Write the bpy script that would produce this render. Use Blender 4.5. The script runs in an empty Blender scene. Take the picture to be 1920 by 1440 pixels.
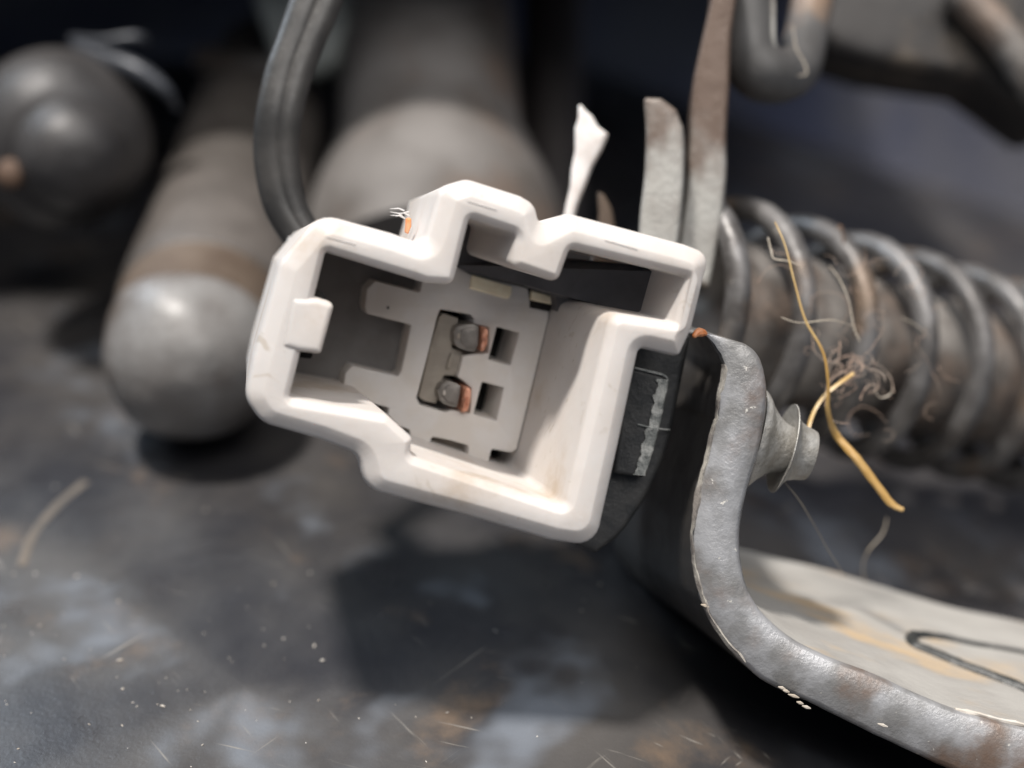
import bpy, bmesh, math, random
from mathutils import Vector, Matrix
from mathutils import noise as mnoise
from mathutils.geometry import tessellate_polygon, delaunay_2d_cdt

random.seed(7)
SC = bpy.context.scene
COL = SC.collection
R = math.radians
MM = 0.001                      # everything below is written in millimetres

# ------------------------------------------------------------------ camera
PITCH = R(29)                   # the phone looks down into the footwell
D, K, H = 75.0, 35.0, 16.5      # mm to the focus plane, photo px per mm there, its height
CP, SP = math.cos(PITCH), math.sin(PITCH)


def cw(u, v, w):
    """right, up, away from the camera (mm, about the point in focus) -> world mm"""
    return Vector((u, v * SP + w * CP, H + v * CP - w * SP))


def uv(px, py, w):
    d = D + w
    return ((px - 960) / K * d / D, (720 - py) / K * d / D)


def P(px, py, w):
    u, v = uv(px, py, w)
    return cw(u, v, w)


def G(px, py, z0=0.0):
    """point of the level sheet at height z0"""
    o = cw(0, 0, -D)
    r = P(px, py, 0) - o
    return o + r * ((z0 - o.z) / r.z)


cam = bpy.data.cameras.new('camera')
camo = bpy.data.objects.new('camera', cam)
COL.objects.link(camo)
camo.location = cw(0, 0, -D) * MM
camo.rotation_euler = (math.pi / 2 - PITCH, 0, 0)
cam.sensor_width = 36
cam.lens = 36 * D / (1920 / K)
cam.clip_start, cam.clip_end = 0.002, 20
cam.dof.use_dof = True
cam.dof.focus_distance = (D - 1.8) * MM
cam.dof.aperture_fstop = cam.lens / 2.8
cam.dof.aperture_blades = 0
SC.camera = camo

# ------------------------------------------------------------------ light
world = bpy.data.worlds.new('World')
SC.world = world
world.use_nodes = True
bg = world.node_tree.nodes['Background']
bg.inputs[0].default_value = (0.66, 0.79, 1.0, 1)
bg.inputs[1].default_value = 0.13


def area(name, uvw, size, power, colour, target=(0, 0, 0)):
    l = bpy.data.lights.new(name, 'AREA')
    l.shape = 'RECTANGLE'
    l.size, l.size_y = size[0] * MM, size[1] * MM
    l.energy = power
    l.color = colour
    o = bpy.data.objects.new(name, l)
    COL.objects.link(o)
    p = cw(*uvw)
    o.location = p * MM
    o.rotation_euler = (cw(*target) - p).to_track_quat('-Z', 'Y').to_euler()
    return o


SUN = (-0.22, 0.86, -0.46)      # towards the sun: right, up, away
sl = bpy.data.lights.new('sun', 'SUN')
sl.energy = 4.1
sl.angle = R(6)
sl.color = (1.0, 0.955, 0.90)
so = bpy.data.objects.new('sun', sl)
COL.objects.link(so)
so.rotation_euler = (cw(0, 0, 0) - cw(*SUN)).to_track_quat('-Z', 'Y').to_euler()
area('floor_sheen_fill', (-235, 265, 75), (150, 150), 0.62, (0.74, 0.87, 1.0))  # added bluish lamp, out of view, to give the floor its sheen
area('front_fill', (90, 170, -230), (230, 230), 0.62, (1.0, 0.97, 0.94))  # added soft fill from the front, brightens the inside of the socket

SC.view_settings.view_transform = 'Standard'
SC.view_settings.look = 'None'
SC.view_settings.exposure = 0.28
SC.view_settings.gamma = 1.0
SC.cycles.use_denoising = True
SC.cycles.max_bounces = 8


# ------------------------------------------------------------------ materials
def mat(name, c1, c2=None, rough=0.5, rough2=None, metal=0.0, scale=0.6, ramp=(0.35, 0.65), detail=5.0,
        c3=None, scale3=0.25, ramp3=(0.52, 0.66), bump=0.0, bscale=4.0, fine=0.0, fscale=18.0, spec=0.5,
        sss=0.0, stretch=(1, 1, 1), trans=0.0, c4=None, scale4=3.0, ramp4=(0.62, 0.68), grad=None, scratch=None):
    m = bpy.data.materials.new(name)
    m.use_nodes = True
    nt = m.node_tree
    N, L = nt.nodes, nt.links
    b = N['Principled BSDF']
    tc = N.new('ShaderNodeTexCoord')
    mp = N.new('ShaderNodeMapping')
    mp.inputs['Scale'].default_value = [1000 * s for s in stretch]
    L.new(tc.outputs['Object'], mp.inputs['Vector'])

    def noise(sc, det=5.0, rg=0.55):
        n = N.new('ShaderNodeTexNoise')
        n.inputs['Scale'].default_value = sc
        n.inputs['Detail'].default_value = det
        n.inputs['Roughness'].default_value = rg
        L.new(mp.outputs[0], n.inputs['Vector'])
        return n.outputs['Fac']

    def step(src, lo, hi):
        r = N.new('ShaderNodeMapRange')
        r.interpolation_type = 'SMOOTHSTEP'
        r.inputs['From Min'].default_value = lo
        r.inputs['From Max'].default_value = hi
        L.new(src, r.inputs['Value'])
        return r.outputs[0]

    def mix(f, a, bb):
        x = N.new('ShaderNodeMix')
        x.data_type = 'RGBA'
        L.new(f, x.inputs[0])
        for i, c in ((6, a), (7, bb)):
            if isinstance(c, tuple):
                x.inputs[i].default_value = (*c, 1)
            else:
                L.new(c, x.inputs[i])
        return x.outputs[2]

    col = c1
    f1 = None
    if c2:
        f1 = step(noise(scale, detail), *ramp)
        col = mix(f1, c1, c2)
    if c3:
        f3 = step(noise(scale3, 6.0, 0.6), *ramp3)
        col = mix(f3, col, c3)
    if c4:
        f4 = step(noise(scale4, 3.0, 0.6), *ramp4)
        col = mix(f4, col, c4)
    if scratch:
        for ang, sc_ in ((0.9, 1.3), (2.3, 1.0), (0.3, 1.7)):
            m2 = N.new('ShaderNodeMapping')
            m2.inputs['Scale'].default_value = (1000 * 0.10 * sc_, 1000 * 1.7 * sc_, 1000)
            m1 = N.new('ShaderNodeMapping')
            m1.inputs['Rotation'].default_value = (0, 0, ang)
            L.new(tc.outputs['Object'], m1.inputs['Vector'])
            L.new(m1.outputs[0], m2.inputs['Vector'])
            n2 = N.new('ShaderNodeTexNoise')
            n2.inputs['Scale'].default_value = 1.0
            n2.inputs['Detail'].default_value = 3.0
            L.new(m2.outputs[0], n2.inputs['Vector'])
            ml = N.new('ShaderNodeMath')
            ml.operation = 'MULTIPLY'
            L.new(step(n2.outputs['Fac'], 0.66, 0.74), ml.inputs[0])
            L.new(step(noise(0.12, 3.0), 0.45, 0.62), ml.inputs[1])
            col = mix(ml.outputs[0], col, scratch)
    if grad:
        # a tint towards one end of the piece: (axis, from mm, to mm, colour)
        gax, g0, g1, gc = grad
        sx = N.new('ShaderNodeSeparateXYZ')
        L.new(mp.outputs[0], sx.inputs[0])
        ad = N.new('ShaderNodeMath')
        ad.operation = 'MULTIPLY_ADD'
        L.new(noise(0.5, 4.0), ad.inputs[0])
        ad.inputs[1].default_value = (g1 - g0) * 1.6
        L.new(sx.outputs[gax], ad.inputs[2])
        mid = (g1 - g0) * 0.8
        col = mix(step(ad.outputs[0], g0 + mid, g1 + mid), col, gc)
    if isinstance(col, tuple):
        b.inputs['Base Color'].default_value = (*col, 1)
    else:
        L.new(col, b.inputs['Base Color'])
    b.inputs['Metallic'].default_value = metal
    b.inputs['Specular IOR Level'].default_value = spec
    b.inputs['Roughness'].default_value = rough
    if rough2 is not None:
        r = N.new('ShaderNodeMapRange')
        r.inputs['From Min'].default_value, r.inputs['From Max'].default_value = 0.3, 0.7
        r.inputs['To Min'].default_value, r.inputs['To Max'].default_value = rough, rough2
        L.new(noise(scale * 2.3), r.inputs['Value'])
        L.new(r.outputs[0], b.inputs['Roughness'])
    if sss:
        b.inputs['Subsurface Weight'].default_value = sss
        b.inputs['Subsurface Radius'].default_value = (1.0, 0.75, 0.6)
        b.inputs['Subsurface Scale'].default_value = 0.0009
    if trans:
        b.inputs['Transmission Weight'].default_value = trans
    last = None
    for amt, s in ((bump, bscale), (fine, fscale)):
        if amt:
            bp = N.new('ShaderNodeBump')
            bp.inputs['Distance'].default_value = amt * MM
            bp.inputs['Strength'].default_value = 1.0
            L.new(noise(s, 6.0, 0.6), bp.inputs['Height'])
            if last:
                L.new(last, bp.inputs['Normal'])
            last = bp.outputs[0]
    if last:
        L.new(last, b.inputs['Normal'])
    return m


M = {}
M['white'] = mat('white_plastic', (0.575, 0.54, 0.515), (0.545, 0.50, 0.465), rough=0.38, rough2=0.52, scale=0.22,
                 bump=0.02, bscale=1.2, fine=0.004, fscale=9, sss=0.22, spec=0.4,
                 c3=(0.44, 0.365, 0.295), scale3=0.20, ramp3=(0.54, 0.76), c4=(0.33, 0.265, 0.20), scale4=1.4, ramp4=(0.715, 0.77), scratch=(0.47, 0.42, 0.37))
M['grey_plastic'] = mat('grey_plastic', (0.62, 0.59, 0.565), (0.59, 0.545, 0.50), rough=0.42, scale=0.5, fine=0.004,
                        fscale=8, spec=0.35, sss=0.1, c4=(0.20, 0.15, 0.11), scale4=1.3, ramp4=(0.74, 0.80))
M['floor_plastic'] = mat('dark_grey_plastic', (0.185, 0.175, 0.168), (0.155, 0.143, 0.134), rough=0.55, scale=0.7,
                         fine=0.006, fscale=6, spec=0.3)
M['wall_shade'] = mat('wall_shade', (0.085, 0.083, 0.088), (0.065, 0.062, 0.066), rough=0.5, scale=0.5, fine=0.006, fscale=6,  # dark tone holds the shade of the upper inner wall
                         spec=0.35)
M['insert'] = mat('brown_grey_plastic', (0.34, 0.30, 0.25), (0.28, 0.245, 0.205), rough=0.5, scale=0.9, fine=0.008,
                  fscale=5, spec=0.4)
M['tin'] = mat('terminal_grey', (0.27, 0.245, 0.22), (0.19, 0.17, 0.15), rough=0.34, scale=1.5, metal=0.25, fine=0.008,
               fscale=5)
M['copper'] = mat('copper', (0.80, 0.42, 0.29), (0.66, 0.30, 0.19), rough=0.42, metal=0.6, scale=2.5, fine=0.02, fscale=4)
M['gold'] = mat('gold_plating', (0.95, 0.86, 0.64), (0.88, 0.76, 0.54), rough=0.30, metal=0.12, scale=1.6, bump=0.06,  # yellow-white tone has the tabs' reflection put into the colour
                bscale=1.3, fine=0.02, fscale=5)
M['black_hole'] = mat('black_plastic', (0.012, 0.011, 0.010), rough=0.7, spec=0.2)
M['steel_edge'] = mat('sheared_steel_edge', (0.42, 0.42, 0.43), (0.24, 0.235, 0.23), rough=0.44, rough2=0.22, scale=0.45,
                      metal=0.35, bump=0.012, bscale=1.5, fine=0.03, fscale=4.5,
                      c3=(0.20, 0.135, 0.10), scale3=0.12, ramp3=(0.47, 0.64), c4=(0.70, 0.67, 0.61), scale4=1.7,
                      ramp4=(0.68, 0.73))
M['steel_face'] = mat('grey_painted_steel', (0.40, 0.385, 0.36), (0.33, 0.315, 0.295), rough=0.42, rough2=0.6,
                      scale=0.35, metal=0.1, bump=0.05, bscale=1.0, fine=0.03, fscale=4.0, stretch=(0.35, 1.0, 1.0),
                      c3=(0.50, 0.38, 0.25), scale3=0.16, ramp3=(0.52, 0.68))
M['black_paint'] = mat('black_paint', (0.042, 0.039, 0.037), (0.058, 0.052, 0.047), rough=0.42, rough2=0.55, scale=0.3,
                       fine=0.012, fscale=3.0, spec=0.4, c4=(0.16, 0.14, 0.12), scale4=2.2, ramp4=(0.76, 0.80))
M['black_plastic'] = mat('scuffed_black_plastic', (0.026, 0.027, 0.028), (0.045, 0.044, 0.043), rough=0.38, rough2=0.6,
                         scale=0.9, bump=0.05, bscale=1.6, fine=0.03, fscale=4.5, spec=0.45)
M['scuff'] = mat('pale_scuff', (0.52, 0.52, 0.49), (0.22, 0.23, 0.22), rough=0.6, scale=1.8, ramp=(0.42, 0.6), bump=0.22,
                 bscale=2.4, fine=0.05, fscale=6)
M['spring'] = mat('dull_spring_wire', (0.18, 0.174, 0.172), (0.065, 0.059, 0.056), rough=0.32, rough2=0.6, scale=0.30,
                  metal=0.35, bump=0.04, bscale=1.6, c3=(0.17, 0.125, 0.092), scale3=0.14, ramp3=(0.56, 0.70), c4=(0.5, 0.46, 0.40), scale4=1.1, ramp4=(0.70, 0.76))
M['shaft'] = mat('dusty_steel_shaft', (0.24, 0.222, 0.205), (0.065, 0.054, 0.047), rough=0.5, scale=0.24, metal=0.1,
                 bump=0.10, bscale=0.7, c3=(0.22, 0.165, 0.13), scale3=0.11, ramp3=(0.5, 0.68))
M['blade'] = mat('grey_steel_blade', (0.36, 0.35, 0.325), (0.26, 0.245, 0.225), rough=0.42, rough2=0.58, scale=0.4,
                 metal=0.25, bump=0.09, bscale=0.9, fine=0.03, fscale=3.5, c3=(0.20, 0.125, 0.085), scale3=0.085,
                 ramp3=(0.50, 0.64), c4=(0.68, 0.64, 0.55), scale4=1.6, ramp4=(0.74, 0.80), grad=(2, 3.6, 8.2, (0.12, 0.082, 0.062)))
M['hook'] = mat('dark_rubber', (0.085, 0.082, 0.08), (0.06, 0.057, 0.055), rough=0.4, rough2=0.55, scale=0.3, fine=0.02,
                fscale=3.0, spec=0.5, c3=(0.19, 0.13, 0.09), scale3=0.1, ramp3=(0.56, 0.72))
M['cable'] = mat('black_cable_sheath', (0.030, 0.029, 0.028), (0.052, 0.049, 0.046), rough=0.34, rough2=0.5, scale=0.35,
                 bump=0.03, bscale=1.2, fine=0.012, fscale=4, spec=0.5, c4=(0.4, 0.39, 0.37), scale4=2.4,
                 ramp4=(0.75, 0.79))
M['bushing'] = mat('dusty_grey_metal', (0.225, 0.217, 0.21), (0.15, 0.138, 0.13), rough=0.42, scale=0.16, metal=0.05,
                   bump=0.5, bscale=0.14, c3=(0.10, 0.080, 0.067), scale3=0.13, ramp3=(0.48, 0.70))
M['sleeve'] = mat('dull_grey_brown_sleeve', (0.125, 0.11, 0.10), (0.06, 0.052, 0.046), rough=0.55, scale=0.12, bump=0.3, bscale=0.25)
M['rusty'] = mat('rust_and_shade_brown', (0.075, 0.050, 0.034), (0.11, 0.08, 0.058), rough=0.7, scale=0.25, bump=0.1, bscale=0.6)  # rust on the shard; on the bushing it paints a shade strip
M['tube_grey'] = mat('grey_brown_tube', (0.17, 0.158, 0.15), (0.085, 0.075, 0.068), rough=0.7, scale=0.10, bump=0.2,
                     bscale=0.3, c3=(0.13, 0.092, 0.07), scale3=0.07, ramp3=(0.5, 0.68))
M['tube_dark'] = mat('dark_brown_tube', (0.060, 0.050, 0.048), (0.04, 0.034, 0.034), rough=0.6, scale=0.12)
M['knob'] = mat('dark_greased_metal', (0.060, 0.056, 0.055), (0.034, 0.032, 0.033), rough=0.48, scale=0.1, metal=0.2,
                bump=0.3, bscale=0.2)
M['ring'] = mat('blue_grey_ring', (0.042, 0.046, 0.055), rough=0.4, metal=0.2)
M['pale_green'] = mat('pale_grey_green', (0.34, 0.36, 0.34), (0.22, 0.24, 0.23), rough=0.5, scale=0.15, bump=0.2, bscale=0.3)
M['rust_spot'] = mat('orange_rust', (0.13, 0.075, 0.045), (0.09, 0.055, 0.038), rough=0.7, scale=0.5)
M['cast'] = mat('dark_casting', (0.040, 0.036, 0.034), (0.024, 0.022, 0.022), rough=0.6, scale=0.14, bump=0.15, bscale=0.5,
                c3=(0.15, 0.12, 0.09), scale3=0.1, ramp3=(0.52, 0.7))
M['navy'] = mat('blue_black_carpet', (0.080, 0.088, 0.135), (0.16, 0.158, 0.175), rough=0.95, scale=0.035, spec=0.1,
                bump=0.5, bscale=0.5)
M['mat'] = mat('dusty_black_sheet', (0.022, 0.022, 0.026), (0.066, 0.061, 0.058), rough=0.24, rough2=0.50, scale=0.07,
               ramp=(0.34, 0.70), detail=14.0, bump=0.03, bscale=0.7, fine=0.016, fscale=4.0, spec=0.55,
               c3=(0.135, 0.098, 0.071), scale3=0.12, ramp3=(0.55, 0.78), c4=(0.125, 0.136, 0.155), scale4=0.09,  # bluish patches put a sky sheen into the colour
               ramp4=(0.53, 0.72), scratch=(0.20, 0.185, 0.165))
M['thread'] = mat('dusty_thread', (0.12, 0.10, 0.082), (0.085, 0.075, 0.066), rough=0.8, scale=0.4)
M['slab_grey'] = mat('dusty_grey_panel', (0.10, 0.098, 0.096), (0.04, 0.04, 0.045), rough=0.55, scale=0.06, bump=0.3,
                     bscale=0.2)
M['sliver'] = mat('torn_white_plastic', (0.72, 0.69, 0.67), (0.58, 0.53, 0.50), rough=0.4, scale=0.5, sss=0.3, bump=0.05,
                  bscale=1.0)
M['fibre'] = mat('straw_fibre', (0.42, 0.25, 0.075), (0.52, 0.37, 0.17), rough=0.4, scale=0.3, spec=0.6)
M['hair'] = mat('pale_hair', (0.40, 0.35, 0.28), (0.26, 0.22, 0.18), rough=0.4, scale=0.4, spec=0.6)
M['lint'] = mat('pink_lint', (0.42, 0.29, 0.22), (0.36, 0.30, 0.25), rough=0.8, scale=0.4)
M['orange'] = mat('orange_sealant', (0.72, 0.24, 0.08), (0.62, 0.30, 0.16), rough=0.45, scale=2.0)
M['rivet'] = mat('grey_rivet', (0.36, 0.35, 0.33), (0.24, 0.225, 0.20), rough=0.5, scale=0.8, metal=0.2, bump=0.12,
                 bscale=1.5, fine=0.04, fscale=5)
M['groove'] = mat('black_groove', (0.022, 0.024, 0.024), (0.06, 0.06, 0.058), rough=0.45, scale=0.9, bump=0.08, bscale=1.5)
M['flake'] = mat('flaked_paint', (0.46, 0.43, 0.38), (0.24, 0.215, 0.195), rough=0.45, scale=0.8, ramp=(0.38, 0.58), metal=0.2, bump=0.08,
                 bscale=1.6, fine=0.03, fscale=5)
M['speck'] = mat('pale_dust', (0.55, 0.52, 0.48), (0.40, 0.34, 0.27), rough=0.6, scale=0.3)


# ------------------------------------------------------------------ objects
def thing(name, label, cat, base, group=None):
    o = bpy.data.objects.new(name, None)
    COL.objects.link(o)
    o.empty_display_size = 0.002
    o.location = base * MM
    tag(o, label, cat, group)
    return o


def tag(o, label=None, cat=None, group=None, kind=None):
    for k, v in (('label', label), ('category', cat), ('group', group), ('kind', kind)):
        if v:
            o[k] = v
    return o


class MB:
    """collects points (world mm) and faces"""

    def __init__(self):
        self.v, self.f, self.mi, self.flat = [], [], [], []

    def add(self, verts, faces, mi=0, flat=False):
        n = len(self.v)
        self.v += [Vector(p) for p in verts]
        for f in faces:
            self.f.append([n + i for i in f])
            self.mi.append(mi)
            self.flat.append(flat)
        return n

    def build(self, name, mats, parent=None, base=None, sharp=38, recalc=True):
        if not isinstance(mats, (list, tuple)):
            mats = [mats]
        root = parent
        b = Vector()
        if parent is not None:
            q = parent
            while q is not None:
                b += q.location / MM
                q = q.parent
        elif base is not None:
            b = base
        me = bpy.data.meshes.new(name)
        me.from_pydata([(p - b) * MM for p in self.v], [], self.f)
        for m in mats:
            me.materials.append(M[m] if isinstance(m, str) else m)
        for p, i, fl in zip(me.polygons, self.mi, self.flat):
            p.material_index = i
            p.use_smooth = not fl
        if recalc:
            bm = bmesh.new()
            bm.from_mesh(me)
            bmesh.ops.remove_doubles(bm, verts=bm.verts, dist=2e-7)
            bmesh.ops.recalc_face_normals(bm, faces=bm.faces)
            bm.to_mesh(me)
            bm.free()
        me.set_sharp_from_angle(angle=R(sharp))
        o = bpy.data.objects.new(name, me)
        COL.objects.link(o)
        if parent is not None:
            o.parent = parent
        else:
            o.location = b * MM
        return o


def ccw(poly):
    a = sum(p[0] * q[1] - q[0] * p[1] for p, q in zip(poly, poly[1:] + poly[:1]))
    return a > 0


def ring(poly, rad, d, n=4):
    """offset a CCW polygon inwards by d and round its corners; always len(poly)*(n+1) points"""
    N = len(poly)
    nor = []
    for i in range(N):
        p, q = poly[i], poly[(i + 1) % N]
        dx, dy = q[0] - p[0], q[1] - p[1]
        l = math.hypot(dx, dy) or 1e-9
        nor.append((-dy / l, dx / l))
    off = []
    for i in range(N):
        a, b = nor[i - 1], nor[i]
        k = 1 + a[0] * b[0] + a[1] * b[1]
        k = max(k, 0.25)
        off.append((poly[i][0] + d * (a[0] + b[0]) / k, poly[i][1] + d * (a[1] + b[1]) / k))
    out = []
    for i in range(N):
        p, c, q = Vector(off[i - 1]), Vector(off[i]), Vector(off[(i + 1) % N])
        e1, e2 = (p - c), (q - c)
        l1, l2 = e1.length or 1e-9, e2.length or 1e-9
        e1, e2 = e1 / l1, e2 / l2
        cr = (-e1.x) * e2.y - (-e1.y) * e2.x
        r = rad[i] if isinstance(rad, (list, tuple)) else rad
        r = max(r - d, 0.03) if cr > 0 else max(r + d, 0.03)
        ang = math.acos(max(-1, min(1, e1.dot(e2))))
        if ang > math.pi - 0.03:
            for j in range(n + 1):
                out.append(c + e1 * (0.02 * (1 - 2 * j / n)) if j <= n / 2 else c + e2 * (0.02 * (2 * j / n - 1)))
            continue
        t = min(r / math.tan(ang / 2), 0.47 * l1, 0.47 * l2)
        r = t * math.tan(ang / 2)
        a, b = c + e1 * t, c + e2 * t
        bis = (e1 + e2).normalized()
        o = c + bis * (r / math.sin(ang / 2))
        va, vb = a - o, b - o
        a0 = math.atan2(va.y, va.x)
        a1 = math.atan2(vb.y, vb.x)
        da = (a1 - a0 + math.pi) % (2 * math.pi) - math.pi
        for j in range(n + 1):
            t_ = a0 + da * j / n
            out.append(o + Vector((math.cos(t_), math.sin(t_))) * r)
    return out


def rnd(r, n=4):
    return [(r * (1 - math.cos(t)), r * (1 - math.sin(t))) for t in [math.pi / 2 * i / n for i in range(n + 1)]][::-1]


def slab(mb, pts, to3, depth, prof, rad=0.3, holes=(), hprof=None, hdepth=None, mi=0, caps=(True, True), cn=4, taper=0.0):
    """plate cut from outline pts (2D mm) with holes; to3(u,v,t): t mm below the front face.
    prof: list of (inset, t) from the front flat towards the side wall"""
    if not ccw(pts):
        pts = pts[::-1]
        if isinstance(rad, (list, tuple)):
            rad = rad[::-1]
    front, back = [], []
    loops = [(pts, rad, prof, depth, 1)]
    for h in holes:
        hp, hr = h if isinstance(h, tuple) and isinstance(h[1], (int, float, list)) else (h, 0.1)
        if not ccw(hp):
            hp = hp[::-1]
            if isinstance(hr, list):
                hr = hr[::-1]
        loops.append((hp, hr, hprof or prof, hdepth or depth, -1))
    fr, bk = [], []
    for (pl, rd, pr, dp, sg) in loops:
        rows = [(ring(pl, rd, sg * ins, cn), t) for ins, t in pr] + [(ring(pl, rd, taper if sg > 0 else 0, cn), dp)]
        n = len(rows[0][0])
        vs = [to3(p.x, p.y, t) for row, t in rows for p in row]
        fs = []
        for r_ in range(len(rows) - 1):
            for i in range(n):
                j = (i + 1) % n
                fs.append((r_ * n + i, r_ * n + j, (r_ + 1) * n + j, (r_ + 1) * n + i))
        st = mb.add(vs, fs, mi)
        fr.append((st, rows[0][0]))
        bk.append((st + (len(rows) - 1) * n, rows[-1][0]))
    for which, lst in ((0, fr), (1, bk)):
        if not caps[which]:
            continue
        idx = [s + i for s, row in lst for i in range(len(row))]
        tris = tessellate_polygon([[Vector((p.x, p.y, 0)) for p in row] for s, row in lst])
        for t in tris:
            mb.f.append([idx[i] for i in t])
            mb.mi.append(mi)
            mb.flat.append(True)


def px2(poly, w):
    return [uv(x, y, w) for x, y in poly]


def flat3(w, ax=0.0, az=0.0):
    return lambda u, v, t: cw(u + ax * t, v + az * t, w + t)


def smooth(pts, per=8):
    """Catmull-Rom through points (tuples of any length)"""
    pts = [tuple(p) for p in pts]
    q = [pts[0]] + pts + [pts[-1]]
    out = []
    for i in range(1, len(q) - 2):
        for j in range(per):
            t = j / per
            out.append(tuple(0.5 * ((2 * b) + (-a + c) * t + (2 * a - 5 * b + 4 * c - d) * t * t +
                                    (-a + 3 * b - 3 * c + d) * t ** 3)
                             for a, b, c, d in zip(q[i - 1], q[i], q[i + 1], q[i + 2])))
    out.append(pts[-1])
    return out


def tube(mb, path, rads, n=10, mi=0, squash=None, wob=0.0):
    """path: world-mm vectors; rads: number or list; ends closed"""
    path = [Vector(p) for p in path]
    m = len(path)
    if not isinstance(rads, (list, tuple)):
        rads = [rads] * m
    t0 = (path[1] - path[0]).normalized()
    ref = Vector((0, 0, 1)) if abs(t0.z) < 0.9 else Vector((1, 0, 0))
    nx = t0.cross(ref).normalized()
    vs, fs = [], []
    for i, p in enumerate(path):
        t = (path[min(i + 1, m - 1)] - path[max(i - 1, 0)]).normalized()
        nx = (nx - t * nx.dot(t)).normalized()
        ny = t.cross(nx)
        for k in range(n):
            a = 2 * math.pi * k / n
            r = rads[i] * (1 + wob * random.uniform(-1, 1))
            sx, sy = squash or (1, 1)
            vs.append(p + nx * (math.cos(a) * r * sx) + ny * (math.sin(a) * r * sy))
    for i in range(m - 1):
        for k in range(n):
            k2 = (k + 1) % n
            fs.append((i * n + k, i * n + k2, (i + 1) * n + k2, (i + 1) * n + k))
    fs.append(tuple(range(n))[::-1])
    fs.append(tuple((m - 1) * n + k for k in range(n)))
    mb.add(vs, fs, mi)


def lathe(mb, prof, o, axis, n=40, mi=0, wob=None):
    """prof: (distance along axis, radius)"""
    axis = Vector(axis).normalized()
    ref = Vector((0, 0, 1)) if abs(axis.z) < 0.9 else Vector((1, 0, 0))
    nx = axis.cross(ref).normalized()
    ny = axis.cross(nx)
    vs, fs = [], []
    for s, r in prof:
        for k in range(n):
            a = 2 * math.pi * k / n
            rr = max(r, 0.005)
            if wob:
                rr *= 1 + wob(s, a)
            vs.append(o + axis * s + (nx * math.cos(a) + ny * math.sin(a)) * rr)
    for i in range(len(prof) - 1):
        for k in range(n):
            k2 = (k + 1) % n
            fs.append((i * n + k, i * n + k2, (i + 1) * n + k2, (i + 1) * n + k))
    fs.append(tuple(range(n))[::-1])
    fs.append(tuple((len(prof) - 1) * n + k for k in range(n)))
    mb.add(vs, fs, mi)


def prof_s(pts, per=6):
    return smooth(pts, per)


# ================================================================== SETTING
# dark carpeted bulkhead far behind everything, and the floor below
mb = MB()
nu, nv = 24, 18
vs = []
for j in range(nv + 1):
    for i in range(nu + 1):
        u = -260 + 520 * i / nu
        v = -190 + 380 * j / nv
        w = 120 + 10 * math.sin(u * 0.03 + v * 0.02) + 6 * math.sin(v * 0.05 + 1)
        vs.append(cw(u, v, w))
mb.add(vs, [(j * (nu + 1) + i, j * (nu + 1) + i + 1, (j + 1) * (nu + 1) + i + 1, (j + 1) * (nu + 1) + i)
            for j in range(nv) for i in range(nu)])
bulk = mb.build('bulkhead', 'navy', base=cw(0, 0, 120), recalc=False)
tag(bulk, 'blue black carpeted bulkhead far behind the parts', None, None, 'structure')

# panel over the far parts: they lie in its shade
mb = MB()
slab(mb, [(-260, 31), (45, 31), (45, 140), (-260, 140)], lambda u, v, t: cw(u, 37 + 0.30 * (v - 31) + t, v), 3.0, rnd(.6, 3), 1.0)
o = mb.build('overhead_panel', 'cast', base=cw(0, 45, 49))
tag(o, 'dark panel above the far parts', None, None, 'structure')


# glossy black floor sheet below everything
def mat_z(x, y, d=9.0):
    # level on the left, falling away to the right under the bracket
    return 0.30 * mnoise.noise(Vector((x * .06, y * .06, 3))) + 0.05 * mnoise.noise(Vector((x * .3, y * .3, 7))) - 0.34 * max(0.0, x - 6.0)


mb = MB()
gx, gy = 110, 80
xs = [-150 + 320 * i / gx for i in range(gx + 1)]
ys = [-45 + 165 * (j / gy) ** 1.25 for j in range(gy + 1)]
mb.add([Vector((x, y, mat_z(x, y))) for y in ys for x in xs],
       [(j * (gx + 1) + i, j * (gx + 1) + i + 1, (j + 1) * (gx + 1) + i + 1, (j + 1) * (gx + 1) + i) for j in range(gy) for i in range(gx)])
rm = mb.build('floor', 'mat', base=Vector((-15, -5, 0)), recalc=False)
tag(rm, 'smooth dusty black floor sheet with scratches and brown smears', None, None, 'structure')

# ================================================================== BACKGROUND PARTS
# big dusty bushing with a domed end, left of the connector
b0 = P(352, 690, 22)
b1 = P(505, 165, 66)
ax = (b1 - b0).normalized()
t = thing('bushing', 'fat dusty grey cylinder with domed end and brown band of painted shade beside the connector', 'bushing', b1)
tip = b0 - ax * 3.2


def wb(s, a):
    return 0.018 * math.sin(3 * a + s * .3) + 0.012 * math.sin(5 * a + 1 + s)


mb = MB()
lathe(mb, prof_s([(-1.2, 0.0), (-0.95, 1.9), (0.2, 3.9), (2.0, 5.3), (4.0, 6.05), (5.6, 6.25)]), tip, ax, 48, wob=wb)
mb.build('domed_end', 'bushing', t)
mb = MB()
lathe(mb, prof_s([(5.4, 6.2), (6.0, 6.08), (9.0, 6.08), (10.2, 6.25)]), tip, ax, 48)
mb.build('band', 'rusty', t)  # brown strip paints the shade between sleeve and domed end
mb = MB()
lathe(mb, prof_s([(10.0, 6.0), (10.4, 6.35), (11.5, 6.45), (20, 6.4), (42, 6.3), (60, 6.2)]), tip, ax, 48)
mb.build('sleeve', 'sleeve', t)

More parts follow.
